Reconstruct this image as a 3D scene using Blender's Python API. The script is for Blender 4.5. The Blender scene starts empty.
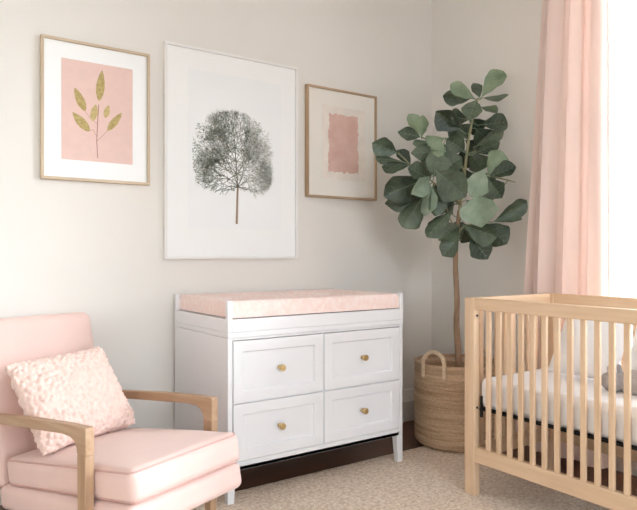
import bpy, bmesh, math, random
from mathutils import Vector, Matrix, noise
random.seed(7)
S = bpy.context.scene
COL = S.collection
R = math.radians

# ------------------------------------------------------------------ camera
F = 627.0; CX, CY = 318.5, 255.0; H = 1.2
SN, CS = 0.8193, 0.5733          # right vector (SN,-CS), forward (CS,SN)
cam = bpy.data.cameras.new('camera'); co = bpy.data.objects.new('camera', cam); COL.objects.link(co)
cam.sensor_width = 36; cam.lens = F / 637 * 36
co.location = (0, 0, H); co.rotation_euler = (R(90), 0, -math.atan2(CS, SN))
S.camera = co

def at(px, py, dep):
    """point of the photograph at a distance along the view axis"""
    lat = (px - CX) / F * dep
    return Vector((SN * lat + CS * dep, -CS * lat + SN * dep, H - (py - CY) / F * dep))
def on_y(px, py, Y):
    r = (px - CX) / F
    X = Y * (CS + SN * r) / (SN - CS * r)
    dep = CS * X + SN * Y
    return Vector((X, Y, H - (py - CY) / F * dep))

# ------------------------------------------------------------------ materials
def lin(c):
    return tuple(((x / 255) / 12.92 if x / 255 <= .04045 else ((x / 255 + .055) / 1.055) ** 2.4) for x in c) + (1,)
def newmat(name):
    m = bpy.data.materials.new(name); m.use_nodes = True
    nt = m.node_tree; return m, nt, nt.nodes['Principled BSDF']
def N(nt, t, **kw):
    n = nt.nodes.new(t)
    for k, v in kw.items():
        if k in n.inputs.keys(): n.inputs[k].default_value = v
        else: setattr(n, k, v)
    return n
def mat(name, c, rough=.6, var=.05, vscale=4, bump=0, bscale=80, stretch=(1, 1, 1), metal=0, sheen=0, c2=None, detail=4, spec=.5, coat=0):
    m, nt, b = newmat(name)
    tc = N(nt, 'ShaderNodeTexCoord'); mp = N(nt, 'ShaderNodeMapping'); mp.inputs['Scale'].default_value = stretch
    nt.links.new(tc.outputs['Object'], mp.inputs[0])
    n = N(nt, 'ShaderNodeTexNoise', Scale=vscale, Detail=detail); nt.links.new(mp.outputs[0], n.inputs['Vector'])
    cr = N(nt, 'ShaderNodeValToRGB')
    a = lin(c)
    if c2: lo, hi = lin(c2), a
    else:
        lo = tuple(x * (1 - var) for x in a[:3]) + (1,); hi = tuple(min(1, x * (1 + var)) for x in a[:3]) + (1,)
    cr.color_ramp.elements[0].color = lo; cr.color_ramp.elements[1].color = hi
    cr.color_ramp.elements[0].position = .35; cr.color_ramp.elements[1].position = .65
    nt.links.new(n.outputs[0], cr.inputs[0]); nt.links.new(cr.outputs[0], b.inputs['Base Color'])
    b.inputs['Roughness'].default_value = rough; b.inputs['Metallic'].default_value = metal
    b.inputs['Specular IOR Level'].default_value = spec
    b.inputs['Coat Weight'].default_value = coat
    if sheen: b.inputs['Sheen Weight'].default_value = sheen; b.inputs['Sheen Roughness'].default_value = .5
    if bump:
        n2 = N(nt, 'ShaderNodeTexNoise', Scale=bscale, Detail=3); nt.links.new(mp.outputs[0], n2.inputs['Vector'])
        bp = N(nt, 'ShaderNodeBump', Strength=bump, Distance=.004)
        nt.links.new(n2.outputs[0], bp.inputs['Height']); nt.links.new(bp.outputs[0], b.inputs['Normal'])
    return m

M = {}
M['wall'] = mat('wall_paint', (230, 226, 220), .85, .012, 1.5, .06, 160, spec=.2)
M['ceil'] = mat('ceiling_paint', (240, 237, 232), .9, .01)
M['trim'] = mat('trim_paint', (226, 221, 216), .45, .01)
M['white'] = mat('white_lacquer', (232, 231, 233), .38, .01, 3)
M['frame_white'] = mat('white_frame_lacquer', (236, 234, 231), .4, .01, 3)
def wood(name, c, c2, ax, rough=.45, sc=26):
    st = [1, 1, 1]; st[ax] = .07
    return mat(name, c, rough, .1, sc, .12, 60, tuple(st), c2=c2, detail=5)
for i, a in enumerate('xyz'):
    M['beech_' + a] = wood('beech_' + a, (225, 195, 163), (211, 179, 145), i)
    M['oak_' + a] = wood('oak_' + a, (188, 156, 126), (166, 132, 102), i)
    M['pale_oak_' + a] = wood('pale_oak_' + a, (206, 186, 160), (190, 168, 140), i)
    M['honey_oak_' + a] = wood('honey_oak_' + a, (184, 158, 128), (168, 140, 110), i)
M['pink_fab'] = mat('pink_upholstery', (228, 197, 188), .85, .02, 6, .25, 500, sheen=.25, spec=.15)
M['pink_pipe'] = mat('pink_piping', (208, 170, 162), .85, .03, 30, spec=.15)
M['pink_knit'] = mat('pink_boucle', (234, 205, 194), .95, .05, 40, .35, 260, sheen=.3, spec=.05)
M['terry'] = mat('pink_terry', (248, 229, 222), .95, .08, 45, .6, 260, sheen=.2, spec=.05, c2=(245, 217, 208))
M['brass'] = mat('brushed_brass', (214, 188, 138), .48, .05, 60, metal=1)
M['steel'] = mat('dark_steel', (70, 66, 62), .35, .05, 60, metal=1)
M['black'] = mat('black_support', (22, 21, 22), .6, .1)
M['sheet'] = mat('white_cotton', (240, 240, 243), .9, .012, 6, .25, 60, sheen=.1, spec=.1)
M['grey_plush'] = mat('grey_plush', (172, 168, 170), .95, .06, 40, .5, 240, sheen=.2, spec=.05)
M['mat_board'] = mat('mat_board', (249, 249, 248), .8, .006)
M['ivory_board'] = mat('ivory_board', (240, 234, 225), .8, .01)
M['print_paper'] = mat('print_paper', (246, 247, 247), .8, .006)
M['blush_paper'] = mat('blush_paper', (232, 200, 190), .8, .02, 30)
M['gold_ink'] = mat('gold_ink', (196, 174, 112), .5, .2, 60, c2=(164, 140, 82), metal=.1)
M['gold_ink_pale'] = mat('pale_gold_ink', (205, 182, 128), .5, .2, 60, c2=(186, 162, 104), metal=.1)
M['stem_ink'] = mat('stem_ink', (160, 100, 84), .6, .1)
M['tree_dark'] = mat('tree_ink_dark', (116, 120, 108), .8, .1, 30)
M['tree_mid'] = mat('tree_ink_mid', (154, 158, 146), .8, .1, 30)
M['tree_pale'] = mat('tree_ink_pale', (205, 206, 198), .8, .1, 30)
M['tree_trunk'] = mat('tree_ink_trunk', (160, 136, 116), .8, .1, 90)
M['watercolour'] = mat('watercolour_rose', (226, 192, 180), .8, .1, 9, c2=(216, 174, 161))
M['watercolour_pale'] = mat('watercolour_pale', (239, 229, 219), .8, .05, 12)
M['soil'] = mat('dry_moss', (118, 86, 62), .95, .3, 30, .8, 60)
M['bark'] = mat('fig_bark', (172, 142, 116), .8, .15, 30, .4, 60, (1, 1, .3), c2=(140, 112, 90))
M['twig'] = mat('fig_twig', (150, 146, 112), .7, .1, 30)
M['leaf'] = mat('fig_leaf', (86, 99, 78), .42, .2, 14, c2=(60, 73, 58), spec=.5)
M['leaf_mid'] = mat('fig_leaf_mid', (98, 111, 88), .4, .2, 14, c2=(74, 88, 70), spec=.5)
M['leaf_deep'] = mat('fig_leaf_deep', (66, 78, 60), .42, .2, 14, c2=(44, 56, 43), spec=.5)
M['leaf_young'] = mat('young_fig_leaf', (136, 152, 122), .45, .15, 14, c2=(110, 128, 100))
M['leaf_under'] = mat('fig_leaf_underside', (138, 152, 132), .65, .1, 14, c2=(118, 134, 114))
M['vein'] = mat('leaf_vein', (118, 134, 110), .6, .05)

def mat_floor():
    m, nt, b = newmat('brown_plank_floor')
    tc = N(nt, 'ShaderNodeTexCoord')
    br = N(nt, 'ShaderNodeTexBrick', Scale=1.0); br.inputs['Brick Width'].default_value = 1.4; br.inputs['Row Height'].default_value = .11
    br.inputs['Mortar Size'].default_value = .002; br.inputs['Color1'].default_value = lin((108, 70, 48)); br.inputs['Color2'].default_value = lin((84, 52, 34)); br.inputs['Mortar'].default_value = lin((40, 24, 16))
    nt.links.new(tc.outputs['Object'], br.inputs[0])
    mp = N(nt, 'ShaderNodeMapping'); mp.inputs['Scale'].default_value = (1.5, 30, 1); nt.links.new(tc.outputs['Object'], mp.inputs[0])
    n = N(nt, 'ShaderNodeTexNoise', Scale=3, Detail=5); nt.links.new(mp.outputs[0], n.inputs['Vector'])
    mx = N(nt, 'ShaderNodeMixRGB', blend_type='OVERLAY'); mx.inputs[0].default_value = .35
    nt.links.new(br.outputs[0], mx.inputs[1]); nt.links.new(n.outputs[0], mx.inputs[2]); nt.links.new(mx.outputs[0], b.inputs['Base Color'])
    b.inputs['Roughness'].default_value = .42
    return m
M['floor'] = mat_floor()
def mat_rug():
    m, nt, b = newmat('beige_pile')
    tc = N(nt, 'ShaderNodeTexCoord')
    v = N(nt, 'ShaderNodeTexVoronoi', Scale=75); nt.links.new(tc.outputs['Object'], v.inputs['Vector'])
    n = N(nt, 'ShaderNodeTexNoise', Scale=60, Detail=5, Roughness=.7); nt.links.new(tc.outputs['Object'], n.inputs['Vector'])
    cr = N(nt, 'ShaderNodeValToRGB'); cr.color_ramp.elements[0].color = lin((208, 186, 166)); cr.color_ramp.elements[1].color = lin((242, 228, 212))
    cr.color_ramp.elements[0].position = .38; cr.color_ramp.elements[1].position = .6
    nt.links.new(n.outputs[0], cr.inputs[0]); nt.links.new(cr.outputs[0], b.inputs['Base Color'])
    bp = N(nt, 'ShaderNodeBump', Strength=.6, Distance=.008); nt.links.new(v.outputs[0], bp.inputs['Height'])
    bp2 = N(nt, 'ShaderNodeBump', Strength=.6, Distance=.01); nt.links.new(n.outputs[0], bp2.inputs['Height']); nt.links.new(bp.outputs[0], bp2.inputs['Normal'])
    nt.links.new(bp2.outputs[0], b.inputs['Normal']); b.inputs['Roughness'].default_value = .95; b.inputs['Specular IOR Level'].default_value = .05
    return m
M['rug'] = mat_rug()
def mat_basket():
    m, nt, b = newmat('woven_seagrass')
    tc = N(nt, 'ShaderNodeTexCoord')
    mp = N(nt, 'ShaderNodeMapping'); mp.inputs['Scale'].default_value = (1.2, 1.2, 22); nt.links.new(tc.outputs['Object'], mp.inputs[0])
    n = N(nt, 'ShaderNodeTexNoise', Scale=1.6, Detail=4, Roughness=.65); nt.links.new(mp.outputs[0], n.inputs['Vector'])
    cr = N(nt, 'ShaderNodeValToRGB'); cr.color_ramp.elements[0].color = lin((172, 142, 114)); cr.color_ramp.elements[1].color = lin((212, 186, 158))
    cr.color_ramp.elements[0].position = .36; cr.color_ramp.elements[1].position = .62
    nt.links.new(n.outputs[0], cr.inputs[0])
    n2 = N(nt, 'ShaderNodeTexNoise', Scale=90, Detail=3); nt.links.new(tc.outputs['Object'], n2.inputs['Vector'])
    mx = N(nt, 'ShaderNodeMixRGB', blend_type='OVERLAY'); mx.inputs[0].default_value = .35
    nt.links.new(cr.outputs[0], mx.inputs[1]); nt.links.new(n2.outputs[0], mx.inputs[2]); nt.links.new(mx.outputs[0], b.inputs['Base Color'])
    bp = N(nt, 'ShaderNodeBump', Strength=.7, Distance=.006); nt.links.new(n2.outputs[0], bp.inputs['Height']); nt.links.new(bp.outputs[0], b.inputs['Normal'])
    b.inputs['Roughness'].default_value = .85
    return m
M['basket'] = mat_basket()
M['rope'] = mat('pale_rope', (222, 202, 176), .85, .1, 60, .5, 200)
def mat_cloth(name, c, transl, transp):
    m, nt, b = newmat(name)
    out = nt.nodes['Material Output']
    b.inputs['Base Color'].default_value = lin(c); b.inputs['Roughness'].default_value = .9; b.inputs['Specular IOR Level'].default_value = .05
    tc = N(nt, 'ShaderNodeTexCoord'); n = N(nt, 'ShaderNodeTexNoise', Scale=350); nt.links.new(tc.outputs['Object'], n.inputs['Vector'])
    bp = N(nt, 'ShaderNodeBump', Strength=.15, Distance=.002); nt.links.new(n.outputs[0], bp.inputs['Height']); nt.links.new(bp.outputs[0], b.inputs['Normal'])
    tl = N(nt, 'ShaderNodeBsdfTranslucent'); tl.inputs[0].default_value = lin(c)
    mx = N(nt, 'ShaderNodeMixShader'); mx.inputs[0].default_value = transl
    nt.links.new(b.outputs[0], mx.inputs[1]); nt.links.new(tl.outputs[0], mx.inputs[2])
    last = mx
    if transp:
        tp = N(nt, 'ShaderNodeBsdfTransparent'); m2 = N(nt, 'ShaderNodeMixShader'); m2.inputs[0].default_value = transp
        nt.links.new(mx.outputs[0], m2.inputs[1]); nt.links.new(tp.outputs[0], m2.inputs[2]); last = m2
    nt.links.new(last.outputs[0], out.inputs[0]); return m
M['curtain'] = mat_cloth('pink_linen', (244, 226, 218), .24, 0)
M['voile'] = mat_cloth('white_voile', (252, 246, 243), .75, .2)
def mat_glass():
    m, nt, b = newmat('clear_glass'); out = nt.nodes['Material Output']
    tp = N(nt, 'ShaderNodeBsdfTransparent'); gl = N(nt, 'ShaderNodeBsdfGlossy'); gl.inputs['Roughness'].default_value = .03
    fr = N(nt, 'ShaderNodeFresnel'); fr.inputs[0].default_value = 1.35
    mx = N(nt, 'ShaderNodeMixShader'); nt.links.new(fr.outputs[0], mx.inputs[0]); nt.links.new(tp.outputs[0], mx.inputs[1]); nt.links.new(gl.outputs[0], mx.inputs[2])
    nt.links.new(mx.outputs[0], out.inputs[0]); return m
M['glass'] = mat_glass()
def mat_picture_glass():
    m = M['glass'].copy(); m.name = 'picture_glass'; nt = m.node_tree
    for n in nt.nodes:
        if n.type == 'FRESNEL': n.inputs[0].default_value = 1.04
    return m
M['picture_glass'] = mat_picture_glass()

# ------------------------------------------------------------------ mesh helpers
def link(name, bm, m, parent=None, bevel=0, smooth=True, segs=2, sharp=35):
    me = bpy.data.meshes.new(name)
    bmesh.ops.recalc_face_normals(bm, faces=bm.faces) if not getattr(bm, 'keep', False) else None
    bm.to_mesh(me); bm.free()
    for mm in (m if isinstance(m, (list, tuple)) else [m]): me.materials.append(mm)
    if smooth:
        me.polygons.foreach_set('use_smooth', [True] * len(me.polygons))
        me.set_sharp_from_angle(angle=R(sharp))
    o = bpy.data.objects.new(name, me); COL.objects.link(o)
    if parent: o.parent = parent
    if bevel:
        b = o.modifiers.new('bevel', 'BEVEL'); b.width = bevel; b.segments = segs; b.limit_method = 'ANGLE'; b.angle_limit = R(40)
        b.harden_normals = False
    return o
def tag(o, label=None, cat=None, group=None, kind=None):
    if label: o['label'] = label
    if cat: o['category'] = cat
    if group: o['group'] = group
    if kind: o['kind'] = kind
    return o
def thing(name, label, cat, loc=(0, 0, 0), rz=0, group=None):
    o = bpy.data.objects.new(name, None); COL.objects.link(o); o.location = loc; o.rotation_euler = (0, 0, rz)
    o.empty_display_size = .1
    return tag(o, label, cat, group)
def box(bm, x0, x1, y0, y1, z0, z1, mi=0):
    vs = [bm.verts.new(p) for p in ((x0, y0, z0), (x1, y0, z0), (x1, y1, z0), (x0, y1, z0), (x0, y0, z1), (x1, y0, z1), (x1, y1, z1), (x0, y1, z1))]
    for f in ((0, 3, 2, 1), (4, 5, 6, 7), (0, 1, 5, 4), (1, 2, 6, 5), (2, 3, 7, 6), (3, 0, 4, 7)):
        fc = bm.faces.new([vs[i] for i in f]); fc.material_index = mi
    return vs
def B(*boxes):
    bm = bmesh.new()
    for b in boxes: box(bm, *b)
    return bm
def prism(bm, poly, x0, x1, axis='x'):
    """extrude a 2-D outline (a,b) along an axis"""
    def P(a, b, t): return {'x': (t, a, b), 'y': (a, t, b), 'z': (a, b, t)}[axis]
    v0 = [bm.verts.new(P(a, b, x0)) for a, b in poly]; v1 = [bm.verts.new(P(a, b, x1)) for a, b in poly]
    n = len(poly)
    bm.faces.new(v0[::-1]); bm.faces.new(v1)
    for i in range(n): bm.faces.new((v0[i], v0[(i + 1) % n], v1[(i + 1) % n], v1[i]))
def tube(bm, pts, rad, seg=8, closed=False, mi=0, flat=1.0):
    pts = [Vector(p) for p in pts]; n = len(pts); rings = []
    up = None
    for i, p in enumerate(pts):
        a = pts[(i - 1) % n] if (closed or i > 0) else p; b = pts[(i + 1) % n] if (closed or i < n - 1) else p
        t = (b - a).normalized()
        if up is None: up = Vector((0, 0, 1)) if abs(t.z) < .9 else Vector((1, 0, 0))
        s = t.cross(up).normalized(); u = s.cross(t).normalized(); up = u
        r = rad[i] if isinstance(rad, (list, tuple)) else rad
        rings.append([bm.verts.new(p + (s * math.cos(k * 2 * math.pi / seg) + u * math.sin(k * 2 * math.pi / seg) * flat) * r) for k in range(seg)])
    for i in range(n if closed else n - 1):
        A, Bq = rings[i], rings[(i + 1) % n]
        for k in range(seg):
            f = bm.faces.new((A[k], A[(k + 1) % seg], Bq[(k + 1) % seg], Bq[k])); f.material_index = mi
    if not closed:
        for ring in (rings[0][::-1], rings[-1]):
            f = bm.faces.new(ring); f.material_index = mi
def lathe(bm, prof, seg=32, mtx=None):
    rings = []
    for r, z in prof:
        if r < 1e-6: rings.append([bm.verts.new((0, 0, z))])
        else: rings.append([bm.verts.new((r * math.cos(k * 2 * math.pi / seg), r * math.sin(k * 2 * math.pi / seg), z)) for k in range(seg)])
    for A, C in zip(rings, rings[1:]):
        for k in range(seg):
            a = [A[k % len(A)], A[(k + 1) % len(A)]] if len(A) > 1 else [A[0]]
            c = [C[(k + 1) % len(C)], C[k % len(C)]] if len(C) > 1 else [C[0]]
            if len(a) + len(c) > 2: bm.faces.new(a + c)
    if mtx: bmesh.ops.transform(bm, matrix=mtx, verts=bm.verts)
def spline(pts, n=8):
    pts = [Vector(p) for p in pts]; out = []
    P = [pts[0] * 2 - pts[1]] + pts + [pts[-1] * 2 - pts[-2]]
    for i in range(1, len(P) - 2):
        for k in range(n):
            t = k / n; a, b, c, d = P[i - 1:i + 3]
            out.append(.5 * ((2 * b) + (c - a) * t + (2 * a - 5 * b + 4 * c - d) * t * t + (-a + 3 * b - 3 * c + d) * t ** 3))
    out.append(pts[-1]); return out
def soft_box(sx, sy, sz, r, crown=0, n=14, wob=0, side=0):
    """rounded, slightly crowned upholstery block centred on the origin"""
    def axis(h):
        inner = [-(h - r) + 2 * (h - r) * i / n for i in range(n + 1)]
        e = [-(h) + r * (1 - math.cos(a)) * 1.0 for a in (0, .35, .7, 1.05, 1.4)]
        return e + inner + [-x for x in e[::-1]]
    hx, hy, hz = sx / 2, sy / 2, sz / 2
    ax, ay, az = axis(hx), axis(hy), axis(hz)
    bm = bmesh.new(); cache = {}
    def V(x, y, z):
        k = (round(x, 5), round(y, 5), round(z, 5))
        if k in cache: return cache[k]
        c = Vector((max(-hx + r, min(hx - r, x)), max(-hy + r, min(hy - r, y)), max(-hz + r, min(hz - r, z))))
        d = Vector((x, y, z)) - c
        p = c + (d.normalized() * r if d.length > 1e-9 else d)
        u, v, w = x / hx, y / hy, z / hz
        p.z += (1 if z > 0 else -.25) * crown * (1 - u ** 2) * (1 - v ** 2) * abs(w)
        if side:
            p.y += side * w * 0 + side * (1 - u * u) * (1 - w * w) * v
            p.x += side * (1 - v * v) * (1 - w * w) * u
        if wob: p += Vector((0, 0, wob * noise.noise(Vector((x * 5, y * 5, z * 5)))))
        cache[k] = bm.verts.new(p); return cache[k]
    def grid(A, C, f):
        for i in range(len(A) - 1):
            for j in range(len(C) - 1):
                q = [f(A[i], C[j]), f(A[i + 1], C[j]), f(A[i + 1], C[j + 1]), f(A[i], C[j + 1])]
                q2 = []
                for v in q:
                    if v not in q2: q2.append(v)
                if len(q2) > 2:
                    try: bm.faces.new(q2)
                    except ValueError: pass
    for s in (-1, 1):
        grid(ax, ay, lambda a, b: V(a, b, s * hz)); grid(ax, az, lambda a, b: V(a, s * hy, b)); grid(ay, az, lambda a, b: V(s * hx, a, b))
    return bm
def rrect(hx, hy, r, n=6):
    out = []
    for cx, cy, a0 in ((hx - r, hy - r, 0), (-hx + r, hy - r, 90), (-hx + r, -hy + r, 180), (hx - r, -hy + r, 270)):
        for k in range(n + 1):
            a = R(a0 + 90 * k / n); out.append((cx + r * math.cos(a), cy + r * math.sin(a)))
    return out
def pillow_bm(w, h, t, nu=60, nv=50, pinch=.05, knit=0, ks=60, power=.45):
    bm = bmesh.new(); cache = {}
    def P(u, v, s):
        e = (1 - u ** 4) * (1 - v ** 4)
        x = u * w / 2 * (1 - pinch * (1 - v * v)); y = v * h / 2 * (1 - pinch * (1 - u * u))
        z = s * t / 2 * max(0, (1 - u * u) * (1 - v * v)) ** power
        p = Vector((x, y, z))
        q = p + Vector((3, 1, 2))
        z += .006 * noise.noise(q * 9) * s * e
        if knit:
            d = noise.voronoi(q * ks)[0]
            p = Vector((x, y, z)); nrm = Vector((u * .5 * abs(u) ** 3, v * .5 * abs(v) ** 3, s)).normalized()
            p += nrm * knit * (1 - min(1, d[0] * 1.5) ** 1.5) + nrm * knit * .5 * noise.noise(q * ks * .35)
            return p
        return Vector((x, y, z))
    def V(i, j, s):
        edge = i in (0, nu) or j in (0, nv)
        k = (i, j, 0 if edge else s)
        if k not in cache:
            u = -math.cos(math.pi * i / nu) * .6 + (-1 + 2 * i / nu) * .4; v = -math.cos(math.pi * j / nv) * .6 + (-1 + 2 * j / nv) * .4
            cache[k] = bm.verts.new(P(u, v, s))
        return cache[k]
    for s in (1, -1):
        for i in range(nu):
            for j in range(nv):
                bm.faces.new((V(i, j, s), V(i + 1, j, s), V(i + 1, j + 1, s), V(i, j + 1, s)))
    return bm

# ------------------------------------------------------------------ room shell
YW, XR, ZC = 3.36, 3.385, 3.3
XL, YF = -1.9, -3.2
def struct(name, bm, m, bevel=0):
    o = link(name, bm, m, bevel=bevel); o['kind'] = 'structure'; return o
struct('floor', B((XL - .1, XR + .1, YF - .1, YW + .1, -.1, 0)), M['floor'])
struct('ceiling', B((XL - .1, XR + .1, YF - .1, YW + .1, ZC, ZC + .1)), M['ceil'])
struct('wall_left', B((XL - .1, XR + .12, YW, YW + .12, 0, ZC)), M['wall'])
WY0, WY1, WZ0, WZ1 = -.7, 2.12, .42, 2.95
struct('wall_right', B((XR, XR + .12, YF - .1, WY0, 0, ZC), (XR, XR + .12, WY1, YW, 0, ZC), (XR, XR + .12, WY0, WY1, 0, WZ0), (XR, XR + .12, WY0, WY1, WZ1, ZC)), M['wall'])
struct('wall_back', B((XL - .12, XL, YF - .1, YW, 0, ZC)), M['wall'])
FX0, FX1, FZ0, FZ1 = -.6, 2.7, .5, 2.9  # opening for the added fill window
struct('wall_front', B((XL, FX0, YF - .12, YF, 0, ZC), (FX1, XR, YF - .12, YF, 0, ZC), (FX0, FX1, YF - .12, YF, 0, FZ0), (FX0, FX1, YF - .12, YF, FZ1, ZC)), M['wall'])
def base_profile(d):
    # outline (offset from wall, height) of the moulded skirting
    return [(0, 0), (d, 0), (d, .145), (d - .004, .15), (d - .004, .185), (d - .009, .2), (d - .009, .21), (d - .014, .225), (0, .228)]
bm = bmesh.new(); prism(bm, [(YW - a, b) for a, b in base_profile(.022)], XL, XR - .022, 'x'); struct('baseboard_left', bm, M['trim'])
bm = bmesh.new(); prism(bm, [(XR - a, b) for a, b in base_profile(.022)], YF, YW, 'y'); struct('baseboard_right', bm, M['trim'])

def window(name, plane, a0, a1, z0, z1, wall, inward):
    w = bpy.data.objects.new(name, None); COL.objects.link(w); w['kind'] = 'structure'
    def bx(bm, a, b, c0, c1, e, f):   # along, across wall, z
        if plane == 'x': box(bm, wall + c0, wall + c1, a, b, e, f)
        else: box(bm, a, b, wall + c0, wall + c1, e, f)
    s = -inward
    lo, hi = sorted((s * .03, s * .075))
    bm = bmesh.new()
    n = 3; step = (a1 - a0) / n
    bx(bm, a0, a1, lo, hi, z0, z0 + .06); bx(bm, a0, a1, lo, hi, z1 - .06, z1)
    for k in range(n + 1):
        c = a0 + k * step; l = c if k == 0 else c - .03; h = c if k == n else c + .03
        bx(bm, l, h, lo, hi, z0 + .06, z1 - .06)
    bx(bm, a0 + .03, a1 - .03, lo + .008, hi - .008, 1.95, 1.99)
    link('window_frame', bm, M['trim'], w)
    lo, hi = sorted((inward * .001, inward * .02)); bm = bmesh.new()
    bx(bm, a0 - .07, a0, lo, hi, z0 - .02, z1 + .08); bx(bm, a1, a1 + .07, lo, hi, z0 - .02, z1 + .08); bx(bm, a0, a1, lo, hi, z1, z1 + .08)
    link('casing', bm, M['trim'], w, .002)
    lo, hi = sorted((s * .03, inward * .05)); bm = bmesh.new(); bx(bm, a0 - .0, a1 + .0, lo, hi, z0 - .03, z0)
    link('sill', bm, M['trim'], w, .003)
    lo, hi = sorted((s * .05, s * .054)); bm = bmesh.new(); bx(bm, a0 + .01, a1 - .01, lo, hi, z0 + .02, z1 - .02)
    link('pane', bm, M['glass'], w)
window('window_1', 'x', WY0, WY1, WZ0, WZ1, XR, -1)
window('added_fill_window', 'y', FX0, FX1, FZ0, FZ1, YF, 1)  # unseen window added behind the camera for soft fill light

# rug
bm = bmesh.new()
nx, ny = 160, 180; rx0, rx1, ry0, ry1 = -.9, 2.93, -1.4, 2.84
top = [[None] * (ny + 1) for _ in range(nx + 1)]
for i in range(nx + 1):
    for j in range(ny + 1):
        x = rx0 + (rx1 - rx0) * i / nx; y = ry0 + (ry1 - ry0) * j / ny
        e = min(i, nx - i, j, ny - j)
        top[i][j] = bm.verts.new((x, y, (.013 if e else .004) + .0022 * noise.noise(Vector((x * 22, y * 22, 0)))))
for i in range(nx):
    for j in range(ny): bm.faces.new((top[i][j], top[i + 1][j], top[i + 1][j + 1], top[i][j + 1]))
rim = [top[i][0] for i in range(nx + 1)] + [top[nx][j] for j in range(1, ny + 1)] + [top[i][ny] for i in range(nx - 1, -1, -1)] + [top[0][j] for j in range(ny - 1, 0, -1)]
low = [bm.verts.new((v.co.x, v.co.y, .001)) for v in rim]
for k in range(len(rim)): bm.faces.new((rim[k], low[k], low[(k + 1) % len(rim)], rim[(k + 1) % len(rim)]))
bm.faces.new(low)
tag(link('rug', bm, M['rug'], sharp=80), 'large beige pile rug lying over the brown wooden floor', 'rug')
RT = .014

# ------------------------------------------------------------------ dresser
DX, DY, DW, DD = 1.352, 2.683, 1.117, .655
dr = thing('dresser', 'white four-drawer dresser with round brass knobs under the changing tray', 'dresser', (DX, DY, 0))
ZT, ZB = .83, .165
link('body', B((.0, .026, .0, DD, ZB, ZT - .028), (DW - .026, DW, .0, DD, ZB, ZT - .028), (.026, DW - .026, DD - .012, DD - .002, ZB, ZT - .028),
     (.026, DW - .026, .002, DD - .012, ZB, ZB + .02), (.026, DW - .026, .002, .022, ZB, ZB + .042), (.026, DW - .026, .002, .022, ZT - .04, ZT - .028),
     (.026, DW - .026, .006, .03, .483, .489), (DW / 2 - .006, DW / 2 + .006, .006, .3, ZB + .03, ZT - .03)), M['white'], dr, .002)
link('top', B((-.001, DW + .001, -.004, DD + .001, ZT - .027, ZT)), M['white'], dr, .003)
for sx in (0, 1):
    for sy in (0, 1):
        bm = bmesh.new()
        w0, w1 = .044, .034
        x0 = 0 if sx == 0 else DW; dx = 1 if sx == 0 else -1
        y0 = 0 if sy == 0 else DD; dy = 1 if sy == 0 else -1
        vs = []
        for z, w in ((0 if sy else RT - .002, w1), (ZB, w0)):
            vs.append([bm.verts.new((x0 + dx * a, y0 + dy * b, z)) for a, b in ((0, 0), (w, 0), (w, w), (0, w))])
        bm.faces.new(vs[0]); bm.faces.new(vs[1])
        for k in range(4): bm.faces.new((vs[0][k], vs[0][(k + 1) % 4], vs[1][(k + 1) % 4], vs[1][k]))
        link('leg', bm, M['white'], dr, .002)
def drawer(x0, x1, z0, z1):
    bm = bmesh.new(); f = .05; y0, y1, yp = -.003, .018, .007
    # frame, sloped moulding and recessed panel as one continuous front
    rings = [((x0, x1, z0, z1), y1), ((x0, x1, z0, z1), y0), ((x0 + f, x1 - f, z0 + f, z1 - f), y0), ((x0 + f + .004, x1 - f - .004, z0 + f + .004, z1 - f - .004), y0 + .002),
             ((x0 + f + .007, x1 - f - .007, z0 + f + .007, z1 - f - .007), yp + .002)]
    prev = None
    for (a, b, c, d), y in rings:
        cur = [bm.verts.new(p) for p in ((a, y, c), (b, y, c), (b, y, d), (a, y, d))]
        if prev:
            for k in range(4): bm.faces.new((prev[k], prev[(k + 1) % 4], cur[(k + 1) % 4], cur[k]))
        else: bm.faces.new(cur[::-1])
        prev = cur
    bm.faces.new(prev)
    box(bm, x0 + .02, x1 - .02, .018, .45, z0 + .03, z1 - .03)
    d = link('drawer', bm, M['white'], dr, .0015)
    bm = bmesh.new()
    mt = Matrix.Translation(((x0 + x1) / 2, yp + .002, (z0 + z1) / 2)) @ Matrix.Rotation(R(90), 4, 'X')
    lathe(bm, [(0, 0), (.010, 0), (.010, .003), (.006, .006), (.006, .020), (.0155, .025), (.017, .029), (.017, .036), (.015, .039), (0, .0395)], 24, mt)
    link('knob', bm, M['brass'], d)
g = .0035
for x0, x1 in ((.026 + g, DW / 2 - g), (DW / 2 + g, DW - .026 - g)):
    for z0, z1 in ((ZB + .042 + g, .486 - g), (.486 + g, ZT - .04 - g)): drawer(x0, x1, z0, z1)

# changing tray (sits on the dresser)
ct = thing('changing_tray', 'white open tray with corner posts fixed on top of the dresser', 'changing tray', (DX, DY, ZT))
th = .152
for sx in (0, 1):
    for sy in (0, 1):
        x0 = -.002 if sx == 0 else DW - .024; y0 = -.004 if sy == 0 else DD - .026
        link('post', B((x0, x0 + .026, y0, y0 + .026, .0005, th)), M['white'], ct, .003)
link('front_rail', B((.024, DW - .024, -.003, .017, .0005, .062)), M['white'], ct, .002)
link('back_rail', B((.024, DW - .024, DD - .02, DD, .0005, .062)), M['white'], ct, .002)
for x0 in (-.001, DW - .019): link('side_rail', B((x0, x0 + .02, .022, DD - .026, .0005, .062)), M['white'], ct, .002)
link('tray_board', B((.019, DW - .019, .017, DD - .02, .04, .0615)), M['white'], ct)

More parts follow.
